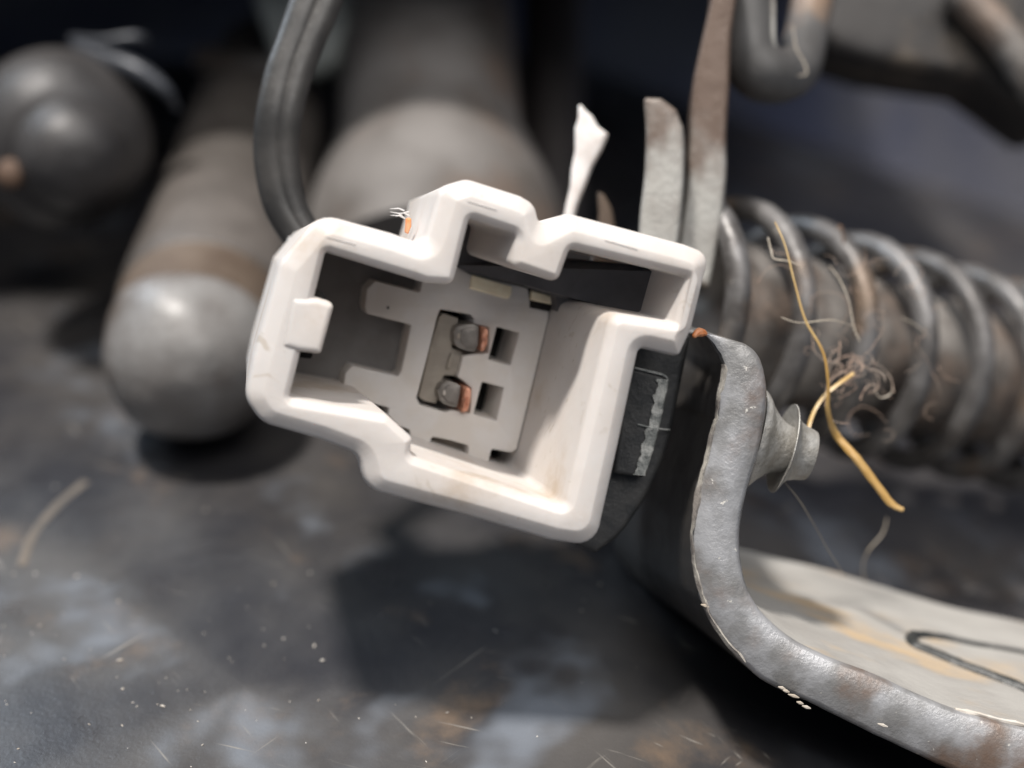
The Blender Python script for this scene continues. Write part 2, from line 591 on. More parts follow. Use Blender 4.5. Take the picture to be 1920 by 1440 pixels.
# grey-brown tube rising behind the connector, flared at its foot
t0, t1 = P(815, 430, 44), P(790, -120, 62)
ax = (t1 - t0).normalized()
t = thing('steering_tube', 'thick grey brown tube rising behind the connector with flared foot', 'tube', t0)
mb = MB()
lathe(mb, prof_s([(-6, 11.0), (-1, 10.9), (3.0, 10.2), (7.0, 8.9), (9.5, 8.2)]), t0, ax, 48)
mb.build('flared_foot', 'tube_grey', t)
mb = MB()
lathe(mb, prof_s([(9.3, 8.0), (12, 8.1), (30, 8.1), (60, 8.1)]), t0, ax, 48)
mb.build('sleeve', 'tube_grey', t)

# thinner dark tube right of it
mb = MB()
tube(mb, smooth([P(1035, 480, 62), P(1035, 250, 66), P(1036, 100, 68), P(1038, -150, 72)], 6), 3.1, 20)
o = mb.build('dark_tube', 'tube_dark', base=P(1035, 480, 62))
tag(o, 'thin dark brown tube beside the thick grey brown one', 'tube')

# ball joint far left
c = P(115, 262, 35)
t = thing('ball_joint', 'blurred dark ball joint at the far left edge', 'ball joint', P(60, 420, 35))
axb = (P(170, 330, 29) - P(60, 180, 52)).normalized()
mb = MB()
lathe(mb, prof_s([(-7, 0.1), (-6.8, 2.4), (-5.1, 5.0), (-1.6, 6.9), (2.0, 6.7), (4.4, 5.4), (5.2, 4.2)]), c, axb, 40)
mb.build('ball', 'knob', t)
mb = MB()
lathe(mb, prof_s([(4.6, 4.5), (5.9, 4.2), (7.6, 3.5), (8.8, 2.1), (9.2, 0.1)]), c, axb, 36)
mb.build('stud_cap', 'knob', t)
mb = MB()
tube(mb, smooth([P(135, 75, 36), P(190, 78, 35), P(255, 70, 35), P(272, 78, 36)], 8), 0.42, 10)
tube(mb, smooth([P(140, 85, 35), P(190, 108, 34), P(260, 135, 33), P(310, 170, 33), P(332, 205, 34)], 8),
     [0.3 + 0.55 * math.sin(math.pi * min(1, i / 32 + .1)) for i in range(33)], 12)
mb.build('retaining_ring', 'ring', t)
mb = MB()
lathe(mb, prof_s([(-.8, .1), (-.6, .6), (0, 1.1), (.6, .8), (.8, .1)]), P(20, 326, 29), cw(0, 0, -1) - cw(0, 0, 0), 20)
mb.build('rust_patch', 'rust_spot', t)

# pale clip behind the black cable
t = thing('wiring_clip', 'pale grey green clip half hidden by the twin black cable', 'clip', P(570, 170, 50))
mb = MB()
slab(mb, px2([(455, -40), (655, -40), (668, 60), (640, 118), (570, 150), (505, 108), (480, 40)], 50), flat3(50, 0.1, 0.1), 7,
     rnd(2.0), rad=2.2)
mb.build('body', 'pale_green', t)
mb = MB()
tube(mb, smooth([P(385, 110, 60), P(440, 130, 56), P(500, 130, 54), P(545, 118, 53)], 8), 1.4, 12)
mb.build('tail', 'tube_grey', t)

# dark casting upper right
t = thing('casting', 'dark grey casting plate in the upper right corner', 'casting', P(1750, 60, 32))
mb = MB()
slab(mb, px2([(1560, -60), (1535, 60), (1560, 95), (1640, 120), (1730, 135), (1840, 150), (1990, 260), (2080, 200), (2080, -60)], 28),
     flat3(28, 0.15, 0.1), 16, rnd(1.2), rad=1.5)
mb.build('plate', 'cast', t)
mb = MB()
tube(mb, smooth([P(1790, -20, 26.6), P(1850, 35, 26.2), P(1900, 95, 26), P(1960, 190, 26)], 8), [1.3] * 25, 14, wob=.06)
mb.build('edge', 'shaft', t)

# ================================================================== SPRING AND SHAFT
A, B = P(1290, 572, 14), P(2010, 752, 31)
axs = (B - A).normalized()
LEN = (B - A).length
mb = MB()
lathe(mb, prof_s([(1, 4.7), (4, 4.8), (6, 4.9), (12, 4.9), (14, 4.8), (LEN * .6, 4.8), (LEN + 8, 4.8)], 5), A, axs, 36,
      wob=lambda s, a: 0.02 * math.sin(4 * a + s) + .015 * math.sin(7 * a - 2 * s))
o = mb.build('shaft', 'shaft', base=A)
tag(o, 'dusty steel shaft running through the coil spring', 'shaft')
mb = MB()
pitch, RS = 5.1, 6.9
ex = axs.cross(Vector((0, 0, 1))).normalized()
ey = ex.cross(axs)
path = []
turns = (LEN + 12) / pitch
for i in range(16, int(turns * 28)):
    a = 2 * math.pi * i / 28
    path.append(A + axs * (pitch * i / 28 - 5.6) + (ey * math.cos(a + 2.2) + ex * math.sin(a + 2.2)) * RS)
tube(mb, path, 0.78, 12)
o = mb.build('coil_spring', 'spring', base=A)
tag(o, 'dusty steel coil spring wound around the shaft at the right', 'spring')

# ================================================================== STEEL BLADES AND HOOK
mb = MB()
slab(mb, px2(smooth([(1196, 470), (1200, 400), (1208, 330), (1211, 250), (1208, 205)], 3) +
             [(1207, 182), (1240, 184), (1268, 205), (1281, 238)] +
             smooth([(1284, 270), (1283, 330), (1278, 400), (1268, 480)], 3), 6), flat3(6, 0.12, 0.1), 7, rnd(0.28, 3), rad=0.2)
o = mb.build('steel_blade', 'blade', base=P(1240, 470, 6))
tag(o, 'short grey steel blade with brown rounded tip above the connector', 'blade', 'steel blades above the connector')
mb = MB()
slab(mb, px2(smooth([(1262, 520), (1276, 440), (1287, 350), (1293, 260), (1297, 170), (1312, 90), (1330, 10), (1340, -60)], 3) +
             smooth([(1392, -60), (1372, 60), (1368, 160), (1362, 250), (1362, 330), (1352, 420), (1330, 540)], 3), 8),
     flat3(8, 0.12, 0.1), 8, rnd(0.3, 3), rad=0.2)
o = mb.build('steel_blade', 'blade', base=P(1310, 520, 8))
tag(o, 'long curved steel blade running up behind the dark hook', 'blade', 'steel blades above the connector')

t = thing('hook', 'dark rounded hook hanging from the top edge', 'hook', P(1440, 190, 12))
mb = MB()
ps = smooth([P(1397, -120, 12), P(1397, -20, 12), P(1398, 60, 12), P(1405, 106, 12), P(1430, 136, 12.2), P(1464, 142, 13.2),
             P(1492, 128, 14.5), P(1506, 90, 16), P(1520, 20, 18), P(1540, -100, 20)], 8)
tube(mb, ps, [1.85 if i < 30 else 1.85 - 0.45 * min(1, (i - 30) / 30) for i in range(len(ps))], 18)
mb.build('bar', 'hook', t)
mb = MB()
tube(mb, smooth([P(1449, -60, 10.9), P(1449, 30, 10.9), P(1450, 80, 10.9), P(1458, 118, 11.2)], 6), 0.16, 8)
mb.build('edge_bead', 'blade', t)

# torn white sliver and small brown shard
mb = MB()
slab(mb, px2([(1084, 190), (1094, 204), (1108, 216), (1119, 236), (1138, 250), (1126, 280), (1108, 312), (1094, 350), (1080, 385),
              (1070, 425), (1052, 425), (1060, 384), (1068, 350), (1070, 318), (1077, 282), (1077, 240), (1083, 222)], 8),
     flat3(8, 0.2, 0.1), 0.7, rnd(0.2, 3), rad=0.12, cn=2)
o = mb.build('plastic_sliver', 'sliver', base=P(1062, 420, 8))
tag(o, 'torn white plastic sliver sticking up behind the connector', 'plastic shard')
mb = MB()
slab(mb, px2([(1118, 356), (1132, 364), (1146, 390), (1156, 440), (1118, 440), (1122, 400)], 9), flat3(9, .1, .1), 1.5, rnd(.25, 3),
     rad=.15)
o = mb.build('rust_shard', 'rusty', base=P(1138, 430, 9))
tag(o, 'small brown rusty spike between white sliver and steel blades', 'shard')

# ================================================================== TWIN CABLE
t = thing('twin_cable', 'twin black cable curving down behind the connector corner', 'cable', P(575, 470, 8))
left = [(598, -60), (574, 10), (551, 75), (528, 140), (513, 210), (507, 270), (512, 330), (526, 385), (551, 430), (588, 475)]
right = [(636, -60), (608, 18), (580, 82), (556, 147), (540, 213), (533, 273), (537, 333), (549, 385), (571, 430), (606, 475)]
for pl, r in ((left, 1.0), (right, 0.86)):
    mb = MB()
    tube(mb, smooth([P(x, y, 5 + (y - 200) * 0.004 * (1 if y > 200 else -1)) for x, y in pl], 8), r, 16)
    mb.build('wire', 'cable', t)
# ================================================================== CONNECTOR
AXU, AXV = -0.33, 0.18          # the socket runs away from us to the left and up
WR = -5.5                       # rim
TU, TV = 0.05, -0.03            # slight tilt of the rim


def rim_uv(px, py):
    # meet the tilted rim plane
    w = WR
    for _ in range(8):
        u, v = uv(px, py, w)
        w = WR + TU * u + TV * v
    return (u, v)


def rim3(u, v, tt):
    return cw(u + AXU * tt, v + AXV * tt, WR + TU * u + TV * v + tt)


conn = thing('connector', 'cream white plastic electrical connector with open keyed socket', 'connector', P(850, 720, 9))
outer = [(604, 402, 1.5), (742, 440, .4), (800, 461, .5), (832, 352, .9), (884, 337, 1.0), (984, 369, .8), (1010, 384, .9), (1020, 428, .7),
         (1072, 401, 1.0), (1296, 461, 1.2), (1340, 478, 1.4), (1306, 618, .5), (1281, 673, .35), (1206, 656, .25), (1167, 840, 1.0),
         (1124, 1032, 2.0), (1040, 1019, 1.2), (873, 971, 1.0), (690, 922, 1.3), (676, 856, 1.0), (602, 828, 1.0), (494, 797, 1.5),
         (462, 750, 1.4), (478, 672, 1.0), (528, 494, 1.4)]
inner = [(613, 474, .12), (770, 522, .8), (800, 532, .8), (853, 536, .5), (884, 411, .15), (972, 440, .35), (958, 500, .45), (1050, 532, .45),
         (1073, 468, .2), (1292, 521, .12), (1270, 607, .15), (1149, 588, .7), (1062, 953, .35), (772, 856, .35), (777, 824, .3),
         (728, 779, .6), (545, 747, .15)]
O2 = [rim_uv(x, y) for x, y, r in outer]
I2 = [rim_uv(x, y) for x, y, r in inner]
TP = 8.0                       # the terminal plate lies this far below the rim
mb = MB()
slab(mb, O2, rim3, TP + 3.2,
     [(0.84, 0.0), (0.79, 0.01), (0.74, 0.03), (0.20, 0.32), (0.11, 0.40), (0.05, 0.52), (0.01, 0.70), (0.0, 0.9)], rad=[r for *_, r in outer],
     holes=[(I2, [r for *_, r in inner])], hprof=[(0.44, 0.0), (0.40, 0.01), (0.36, 0.025), (0.14, 0.20), (0.07, 0.27), (0.02, 0.38), (0.0, 0.55)],
     hdepth=TP + 3.2, cn=5, taper=1.5)
mb.build('shell', 'white', conn)


def at(px, py, tt):
    """2D rim coordinates of the photo point lying tt below the rim"""
    w = WR + tt
    for _ in range(8):
        u, v = uv(px, py, w)
        w = WR + TU * (u - AXU * tt) + TV * (v - AXV * tt) + tt
    return (u - AXU * tt, v - AXV * tt)


def below(t0):
    return lambda u, v, tt: rim3(u, v, t0 + tt)


def part(name, poly, t0, depth, matn, rad=0.15, bev=0.08, holes=(), hdepth=None, parent=None, hrad=0.15, cn=4):
    m_ = MB()
    slab(m_, [at(x, y, t0) for x, y in poly], below(t0), depth, rnd(bev, 3), rad,
         [([at(x, y, t0) for x, y in h], hrad) for h in holes], hdepth=hdepth, cn=cn)
    return m_.build(name, matn, parent or conn)


# closed back of the socket
m_ = MB()
big = [(600, 480), (800, 520), (860, 520), (880, 440), (975, 450), (1000, 500), (1200, 520), (1180, 600), (1040, 900), (790, 850), (740, 790), (545, 740)]
slab(m_, [at(x, y, TP + 3) for x, y in big], below(TP + 2.6), 0.5, rnd(.05, 2), .1)
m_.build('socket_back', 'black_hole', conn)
# dark floor left of the plate
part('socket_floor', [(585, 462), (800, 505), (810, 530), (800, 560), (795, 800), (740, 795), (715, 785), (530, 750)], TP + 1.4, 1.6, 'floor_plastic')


def key_t(px):
    return TP - 0.35 - 4.0 * max(0.0, min(1.0, (px - 1000) / 280.0))


kp = [(872, 420), (975, 432), (1010, 480), (1296, 510), (1285, 620), (1047, 592), (1042, 556), (998, 543), (990, 538), (876, 511), (850, 498)]
kq = [(at(x, y, key_t(x)), key_t(x)) for x, y in kp]
m_ = MB()
k2 = [q for q, _ in kq]
du = k2[3][0] - k2[0][0]


def key3(u, v, tt):
    # sloping dark sheet: shallow at the right, deep by the plate
    best = [(abs(u - q[0]) + 1e-4, t_) for q, t_ in kq]
    ws = [1 / (d_ * d_) for d_, _ in best]
    return rim3(u, v, sum(w_ * t_ for w_, (_, t_) in zip(ws, best)) / sum(ws) + tt)


slab(m_, k2, key3, 1.2, rnd(.05, 2), .08)
m_.build('keyway_shade', 'wall_shade', conn)  # added sheet, coloured as the shaded upper wall of the socket
# terminal plate with forks, slot, two square windows and notches
plate = [(688, 588), (685, 575), (689, 541), (704, 527), (788, 549), (791, 534), (800, 500), (870, 500), (876, 512), (990, 540), (993, 560), (995, 571),
         (1030, 584), (1028, 600), (969, 842), (959, 849), (922, 842), (915, 870), (876, 860), (879, 836), (845, 826), (810, 819), (803, 843), (775, 838),
         (768, 806), (748, 799), (727, 777), (730, 765), (655, 746), (643, 731), (648, 700), (661, 686), (746, 706), (752, 697), (771, 610),
         (763, 607)]
slot = [(820, 593), (826, 580), (882, 590), (889, 597), (887, 607), (916, 614), (916, 662), (890, 664), (868, 668), (858, 708), (866, 712), (884, 728),
        (882, 776), (846, 769), (836, 773), (788, 760), (781, 746), (794, 696), (808, 642)]
win1 = [(932, 613), (974, 624), (957, 685), (916, 674)]
win2 = [(904, 716), (945, 727), (931, 789), (888, 777)]
pl = part('terminal_plate', plate, TP, 3.4, 'grey_plastic', rad=0.13, bev=0.06, holes=[slot, win1, win2], hrad=0.07)
# pin hole on the upper fork
part('pin_hole', [(725, 575), (729, 574), (730, 579), (726, 580)], TP - 0.02, 0.1, 'black_hole', rad=.03, bev=.01)
# insert strip in the slot
ins = [(823, 596), (831, 588), (860, 597), (857, 612), (848, 612), (844, 632), (849, 634), (847, 652), (870, 660), (866, 664), (856, 705), (833, 704),
       (829, 711), (827, 718), (820, 721), (816, 742), (821, 744), (818, 757), (795, 752), (785, 744), (792, 713), (808, 643)]
io = part('contact_insert', ins, TP + 0.45, 2.0, 'insert', rad=.06, bev=.05)
part('rib', [(846, 661), (850, 665), (844, 690), (837, 692), (842, 672)], TP + 0.22, 0.4, 'insert', rad=.08, bev=.07, parent=io)
# terminals with copper ends
bodyA = [(851, 623), (856, 613), (866, 609), (887, 607), (898, 612), (898, 626), (896, 648), (890, 660), (872, 657), (859, 652), (852, 642)]
copA = [(897, 613), (911, 614), (917, 621), (914, 641), (907, 657), (894, 661), (898, 644)]
bodyB = [(821, 733), (827, 722), (838, 714), (854, 718), (864, 724), (862, 742), (857, 764), (848, 763), (832, 758), (825, 750)]
copB = [(863, 726), (878, 726), (885, 733), (882, 754), (875, 772), (858, 774), (861, 750)]
for bd, cp, dot in ((bodyA, copA, (860, 630)), (bodyB, copB, (833, 737))):
    cp = [(max(q[0] for q in cp) - (max(k_[0] for k_ in cp) - q[0]) * .72, q[1]) for q in cp]
    tb = part('terminal', bd, TP - 0.25, 3.0, 'tin', rad=.06, bev=.05)
    part('copper_end', cp, TP - 0.45, 2.4, 'copper', rad=.1, bev=.12, parent=tb)
    x, y = dot
    mx, my = sum(q[0] for q in bd) / len(bd), sum(q[1] for q in bd) / len(bd)
    part('folded_face', [(mx + (q[0] - mx) * .66 + 4, my + (q[1] - my) * .72) for q in bd], TP - 0.36, 0.3, 'tin', rad=.05, bev=.03, parent=tb)
    part('strand', [(cp[5][0] + 3, cp[5][1] - 3), (cp[4][0] - 4, cp[4][1] - 10), (cp[3][0] - 6, cp[3][1] - 8),
                    (cp[6][0] + 2, cp[6][1] + 2)], TP - 0.75, 0.5, 'copper', rad=.12, bev=.11, parent=tb)
    for dx, dy, dd in ((2, -13, .62), (6, 4, .58)):
        cx, cy = (cp[1][0] + cp[5][0]) / 2 + dx, (cp[1][1] + cp[5][1]) / 2 + dy
        part('strand', [(cx - 3, cy - 9), (cx + 3, cy - 8), (cx + 1, cy + 8), (cx - 5, cy + 7)], TP - dd, 0.4, 'copper', rad=.09, bev=.08, parent=tb)
    part('collar', [(x - 7, y - 2), (x - 3, y - 9), (x + 3, y - 9), (x + 6, y - 3), (x + 3, y + 9), (x - 4, y + 9)], TP - 0.31, 0.3, 'tin', rad=.1,
         bev=.06, parent=tb)
    part('crimp_dot', [(x - 1, y - 5), (x + 3, y - 4), (x + 2, y + 5), (x - 2, y + 4)], TP - 0.40, 0.2, 'speck', rad=.05, bev=.04,
         parent=tb)
# gold contact tabs at the top of the plate
part('contact_tab', [(885, 515), (960, 537), (959, 553), (954, 560), (946, 559), (881, 541)], TP - 0.12, 0.3, 'gold', rad=.07, bev=.06)
part('contact_tab', [(998, 545), (1040, 557), (1034, 571), (995, 563)], TP - 0.12, 0.3, 'gold', rad=.05, bev=.06)
part('tab_notch', [(994, 564), (1034, 573), (1031, 585), (993, 577)], TP - 0.05, 0.3, 'black_hole', rad=.03, bev=.02)
# grey block seen through the lower notch
part('lower_block', [(800, 815), (885, 832), (884, 870), (798, 850)], TP + 0.9, 1.5, 'insert', rad=.05, bev=.04)
# locking tab on the left wall with a dark slot above and below it
m_ = MB()
tabp = [(548, 558), (598, 560), (622, 568), (626, 576), (602, 664), (560, 659), (528, 650)]
slab(m_, [at(x, y, 0.0) for x, y in tabp], below(-0.12), 4.5, rnd(.3, 4), .2)
m_.build('locking_tab', 'white', conn)
part('relief_slot', [(590, 545), (608, 549), (613, 563), (592, 566)], 0.9, 2.0, 'black_hole', rad=.12, bev=.05)
part('relief_slot', [(560, 655), (588, 662), (584, 673), (562, 671)], 0.9, 2.0, 'black_hole', rad=.12, bev=.05)
# torn flash on the outside edges
for i, (x, y, s) in enumerate([(741, 404, 1.0), (503, 575, .8), (470, 735, .7)]):
    m_ = MB()
    for j in range(5 if i == 0 else 3):
        a = random.uniform(2.6, 3.9)
        q = P(x + random.uniform(-2, 24) * s, y + random.uniform(-14, 4) * s, 0)
        e = cw(math.cos(a) * .5 * s, math.sin(a) * .5 * s, random.uniform(-.3, .3)) - cw(0, 0, 0)
        tube(m_, [q - e * .5, q + e * .2 + Vector((.06, 0, .08)), q + e], [.045, .035, .012], 6)
    m_.build('flash', 'sliver', conn)
# short mould marks on the rim face
for seg in [((612, 443), (668, 458)), ((876, 376), (932, 393)), ((1134, 449), (1196, 467))]:
    m_ = MB()
    (x0, y0), (x1, y1) = seg
    slab(m_, [at(x0, y0, 0), at(x1, y1, 0), at(x1 - 1, y1 + 2, 0), at(x0, y0 + 2, 0)], below(-0.03), 0.1, rnd(.015, 2), .01, cn=1)
    m_.build('mould_mark', 'white', conn)
part('sealant_fleck', [(764, 410), (772, 408), (772, 424), (766, 440), (762, 436)], 4.2, 0.4, 'orange', rad=.1, bev=.08)

# ================================================================== BENT BRACKET
near_L = [(1322, 628), (1335, 645), (1350, 672), (1352, 700), (1343, 738), (1341, 778), (1332, 805), (1318, 868), (1304, 918), (1298, 965), (1295, 1019),
          (1301, 1078), (1318, 1137), (1346, 1189), (1382, 1232), (1437, 1280), (1532, 1323), (1635, 1375), (1714, 1411), (1785, 1445), (1880, 1490),
          (2000, 1545)]
near_R = [(1326, 624), (1372, 637), (1402, 648), (1423, 670), (1434, 707), (1437, 742), (1433, 790), (1424, 844), (1408, 895), (1395, 940), (1386, 1000),
          (1390, 1060), (1402, 1105), (1430, 1150), (1485, 1197), (1556, 1232), (1635, 1262), (1714, 1298), (1793, 1330), (1853, 1345), (1930, 1363),
          (2060, 1400)]
far_L = [(1235, 610), (1238, 620), (1240, 640), (1238, 660), (1228, 690), (1222, 720), (1212, 750), (1196, 800), (1180, 850), (1168, 890), (1160, 935),
         (1150, 985), (1152, 1035), (1172, 1078), (1225, 1112), (1300, 1160), (1400, 1200), (1500, 1235), (1590, 1265), (1680, 1295), (1790, 1330),
         (1920, 1370)]
far_R = [(1250, 606), (1275, 612), (1296, 622), (1310, 640), (1316, 670), (1316, 700), (1310, 735), (1300, 780), (1286, 825), (1272, 865), (1262, 915),
         (1262, 960), (1275, 995), (1310, 1018), (1380, 1028), (1450, 1045), (1540, 1066), (1620, 1090), (1700, 1114), (1790, 1140), (1890, 1160),
         (2030, 1195)]
WN, WF = -2.0, 15.0
brk = thing('bracket', 'bent thick steel bracket curving from beside the connector to bottom right', 'bracket', P(1700, 1410, 2))
NS = 5
nL, nR, fL, fR = [smooth(q, NS) for q in (near_L, near_R, far_L, far_R)]
n = len(nL)


def jit(i, s):
    return 1.0 * math.sin(i * 1.7 + s) + 0.8 * math.sin(i * 0.61 + 2 * s) + random.uniform(-.7, .7)


def wn(i):
    # the near edge swings away a little along the lower arm
    return WN + 1.5 * max(0, (i / n - 0.55))


rows = []
for i in range(n):
    a, b = Vector(nL[i]), Vector(nR[i])
    a = a + Vector((jit(i, 0), jit(i, 1))) * .6
    b = b + Vector((jit(i, 2), jit(i, 3))) * .15
    c, d = Vector(fL[i]), Vector(fR[i])
    e = (b - a)
    pts = []
    w0 = wn(i)
    # sheared face with rounded corners, then the two big faces, then far edge
    for f, dw in ((0.0, 0.55), (0.035, 0.16), (0.10, 0.0), (0.5, -0.05), (0.90, 0.0), (0.965, 0.16), (1.0, 0.55)):
        q = a + e * f
        pts.append(P(q.x, q.y, w0 + dw))
    for f in (0.25, 0.5, 0.75):
        q = b * (1 - f) + d * f
        pts.append(P(q.x, q.y, w0 * (1 - f) + WF * f))
    pts.append(P(d.x, d.y, WF))
    pts.append(P(c.x, c.y, WF))
    for f in (0.75, 0.5, 0.25):
        q = a * (1 - f) + c * f
        pts.append(P(q.x, q.y, w0 * (1 - f) + WF * f))
    rows.append(pts)
m_ = MB()
k = len(rows[0])
base_i = m_.add([p for r_ in rows for p in r_], [])
for i in range(n - 1):
    for j in range(k):
        j2 = (j + 1) % k
        m_.f.append([i * k + j, i * k + j2, (i + 1) * k + j2, (i + 1) * k + j])
        m_.mi.append(0 if j < 6 else (1 if j < 10 else (0 if j == 10 else 2)))
        m_.flat.append(False)
m_.f.append(list(range(k)))
m_.mi.append(0)
m_.flat.append(False)
m_.f.append([(n - 1) * k + j for j in range(k)])
m_.mi.append(0)
m_.flat.append(False)
m_.build('plate', ['steel_edge', 'steel_face', 'black_paint'], brk, sharp=50)


def top_face(px, py):
    """point on the upper face of the lower arm under a photo pixel"""
    best = None
    for i in range(n // 2, n):
        b, d = Vector(nR[i]), Vector(fR[i])
        for f in [x / 60 for x in range(61)]:
            q = b * (1 - f) + d * f
            e = (q - Vector((px, py))).length
            if best is None or e < best[0]:
                best = (e, P(q.x, q.y, wn(i) * (1 - f) + WF * f))
    return best[1]


gr = [(2030, 1350), (1920, 1292), (1860, 1268), (1800, 1244), (1750, 1226), (1718, 1211), (1704, 1199), (1716, 1193), (1760, 1198), (1820, 1209),
      (1900, 1222), (2030, 1246)]
gpts = smooth([top_face(x, y) for x, y in gr], 6)
m_ = MB()
rr = []
for i in range(len(gpts)):
    f = i / (len(gpts) - 1)
    rr.append(0.42 if f < .5 else 0.42 - 0.22 * (f - .5) * 2)
tube(m_, [Vector(p) + Vector((0, 0, -0.06)) for p in gpts], rr, 10, wob=.05)
m_.build('stamped_groove', 'groove', brk)
# flaked paint lip along the outer edge of the sheared face
m_ = MB()
lip = [nL[i] for i in range(12, int(n * .68))]
lr = []
for i, (x, y) in enumerate(lip):
    wdt = max(1.0, 8.0 + 5.5 * math.sin(i * .37) * math.sin(i * .11 + 1) + random.uniform(-2.2, 2.2))
    x += random.uniform(-1, 1)
    lr.append([P(x - .8, y, WN + .62), P(x + .6, y, WN + .10), P(x + 1.2 + wdt * .6, y, WN - .06), P(x + 1.4 + wdt, y + 1, WN + .02)])
m_.add([p for q in lr for p in q], [(i * 4 + j, i * 4 + j + 1, i * 4 + j + 5, i * 4 + j + 4) for i in range(len(lr) - 1) for j in range(3)])
m_.build('flaked_lip', 'flake', brk)
# chipped bright edge along the lower arm
m_ = MB()
cp_ = smooth([(1790, 1331), (1830, 1338), (1870, 1349), (1925, 1361), (1990, 1380)], 5)
tube(m_, [P(x, y, wn(n) + 0.25) for x, y in cp_], [0.10 + .05 * random.random() for _ in cp_], 7, wob=.2)
m_.build('chipped_edge', 'speck', brk)
m_ = MB()
for x, y in [(1466, 1290), (1474, 1296), (1488, 1305), (1512, 1326), (1322, 1136), (1655, 1360), (1500, 1318)]:
    q = P(x, y, WN)
    e = Vector((.25, 0, -.1)) * random.uniform(.5, 1.3)
    tube(m_, [q - e, q, q + e], [.03, .10, .03], 6)
m_.build('crumb', 'speck', brk)

# orange sealant where bracket meets connector
m_ = MB()
tube(m_, smooth([P(1300, 632, -3.2), P(1308, 624, -3.0), P(1318, 624, -2.8), P(1325, 627, -2.6)], 5),
     [.08, .12, .15, .17, .2, .22, .24, .25, .24, .22, .2, .18, .15, .12, .1, .06], 9)
o = m_.build('sealant_blob', 'orange', base=P(1310, 630, -3))
tag(o, 'tiny orange sealant blob between connector rim and bracket top', 'sealant')

# ================================================================== BLACK LATCH BODY beside the connector
lat = thing('latch_body', 'scuffed black plastic latch body between connector and bracket', 'latch', P(1200, 1000, 6))
m_ = MB()
lp = [(1190, 600), (1300, 625)] + smooth([(1293, 660), (1276, 745), (1258, 830), (1234, 895), (1205, 950), (1165, 1005), (1120, 1040)], 4) + \
     [(1050, 1010), (1100, 800)]
WL = 1.5
slab(m_, px2(lp, WL), flat3(WL, -0.3, 0.1), 9, rnd(.45, 5), .3)
m_.build('body', 'black_plastic', lat)
m_ = MB()
slab(m_, px2([(1180, 690), (1196, 693), (1243, 705), (1253, 714), (1240, 782), (1224, 850), (1209, 897), (1150, 888), (1165, 770)], WL - .9),
     flat3(WL - .9, -0.2, .1), 1.2, rnd(.22, 4), .22)
m_.build('ridge', 'black_plastic', lat)
m_ = MB()
sc_pts = smooth([(1247, 712), (1240, 745), (1232, 785), (1222, 825), (1212, 860), (1202, 892)], 6)
rows_ = []
for i, (x, y) in enumerate(sc_pts):
    l_, r_ = x - (15 + 1.5 * math.sin(i * 1.3) + random.uniform(-2.5, 2.5)), x + 8 + random.uniform(-1, 1)
    rows_.append([P(l_, y - 2, WL - .86), P(l_ + 2, y - 2, WL - 1.0), P((l_ + r_) / 2, y - 1, WL - 1.04), P(r_ - 2, y, WL - 1.0), P(r_, y, WL - .84)])
m_.add([p for q in rows_ for p in q], [(i * 5 + j, i * 5 + j + 1, i * 5 + j + 6, i * 5 + j + 5) for i in range(len(rows_) - 1) for j in range(4)])
m_.build('scuff_strip', 'scuff', lat)
m_ = MB()
tube(m_, [P(1196, 796, WL - .95), P(1225, 803, WL - 1.05), P(1256, 806, WL - .1)], .05, 6)
m_.build('seam', 'scuff', lat)
m_ = MB()
tube(m_, smooth([P(1190, 690, WL - .85), P(1220, 697, WL - .88), P(1245, 704, WL - .85), P(1252, 713, WL - .8)], 5), .07, 6)
m_.build('bright_lip', 'scuff', lat)

# ================================================================== RIVET
rv = thing('push_rivet', 'grey push rivet with flared cap on the outside of the bracket', 'rivet', P(1420, 830, 2))
ro = P(1414, 826, 1.2)
ra = (P(1510, 852, 1.35) - ro).normalized()
m_ = MB()
lathe(m_, prof_s([(-.3, 2.9), (0.1, 2.65), (.5, 2.15), (1.0, 1.68), (1.45, 1.40), (2.2, 1.2)]), ro, ra, 36)
m_.build('collar', 'rivet', rv)
m_ = MB()
lathe(m_, [(1.95, 0.5), (1.92, 1.4), (1.75, 2.1), (1.62, 2.48), (1.68, 2.5), (1.92, 2.0), (2.2, 1.68), (2.6, 1.52), (3.05, 1.42), (3.2, 1.36), (3.27, 1.2), (3.28, 0.2)],
      ro, ra, 36)
m_.build('cap', 'rivet', rv)

# ================================================================== FIBRES AND DUST
def fibre(name, label, cat, pts, rads, matn, group=None, n=7, per=8):
    m_ = MB()
    sp = smooth([tuple(P(*p)) for p in pts], per)
    rs = smooth([(r,) for r in rads], 1)
    L_ = len(sp)
    rr_ = []
    for i in range(L_):
        f = i / (L_ - 1) * (len(rads) - 1)
        k0 = min(int(f), len(rads) - 2)
        rr_.append(rads[k0] * (1 - f + k0) + rads[k0 + 1] * (f - k0))
    tube(m_, sp, rr_, n, squash=(1.0, 0.5), wob=0.06)
    o_ = m_.build(name, matn, base=P(*pts[-1]))
    return tag(o_, label, cat, group)


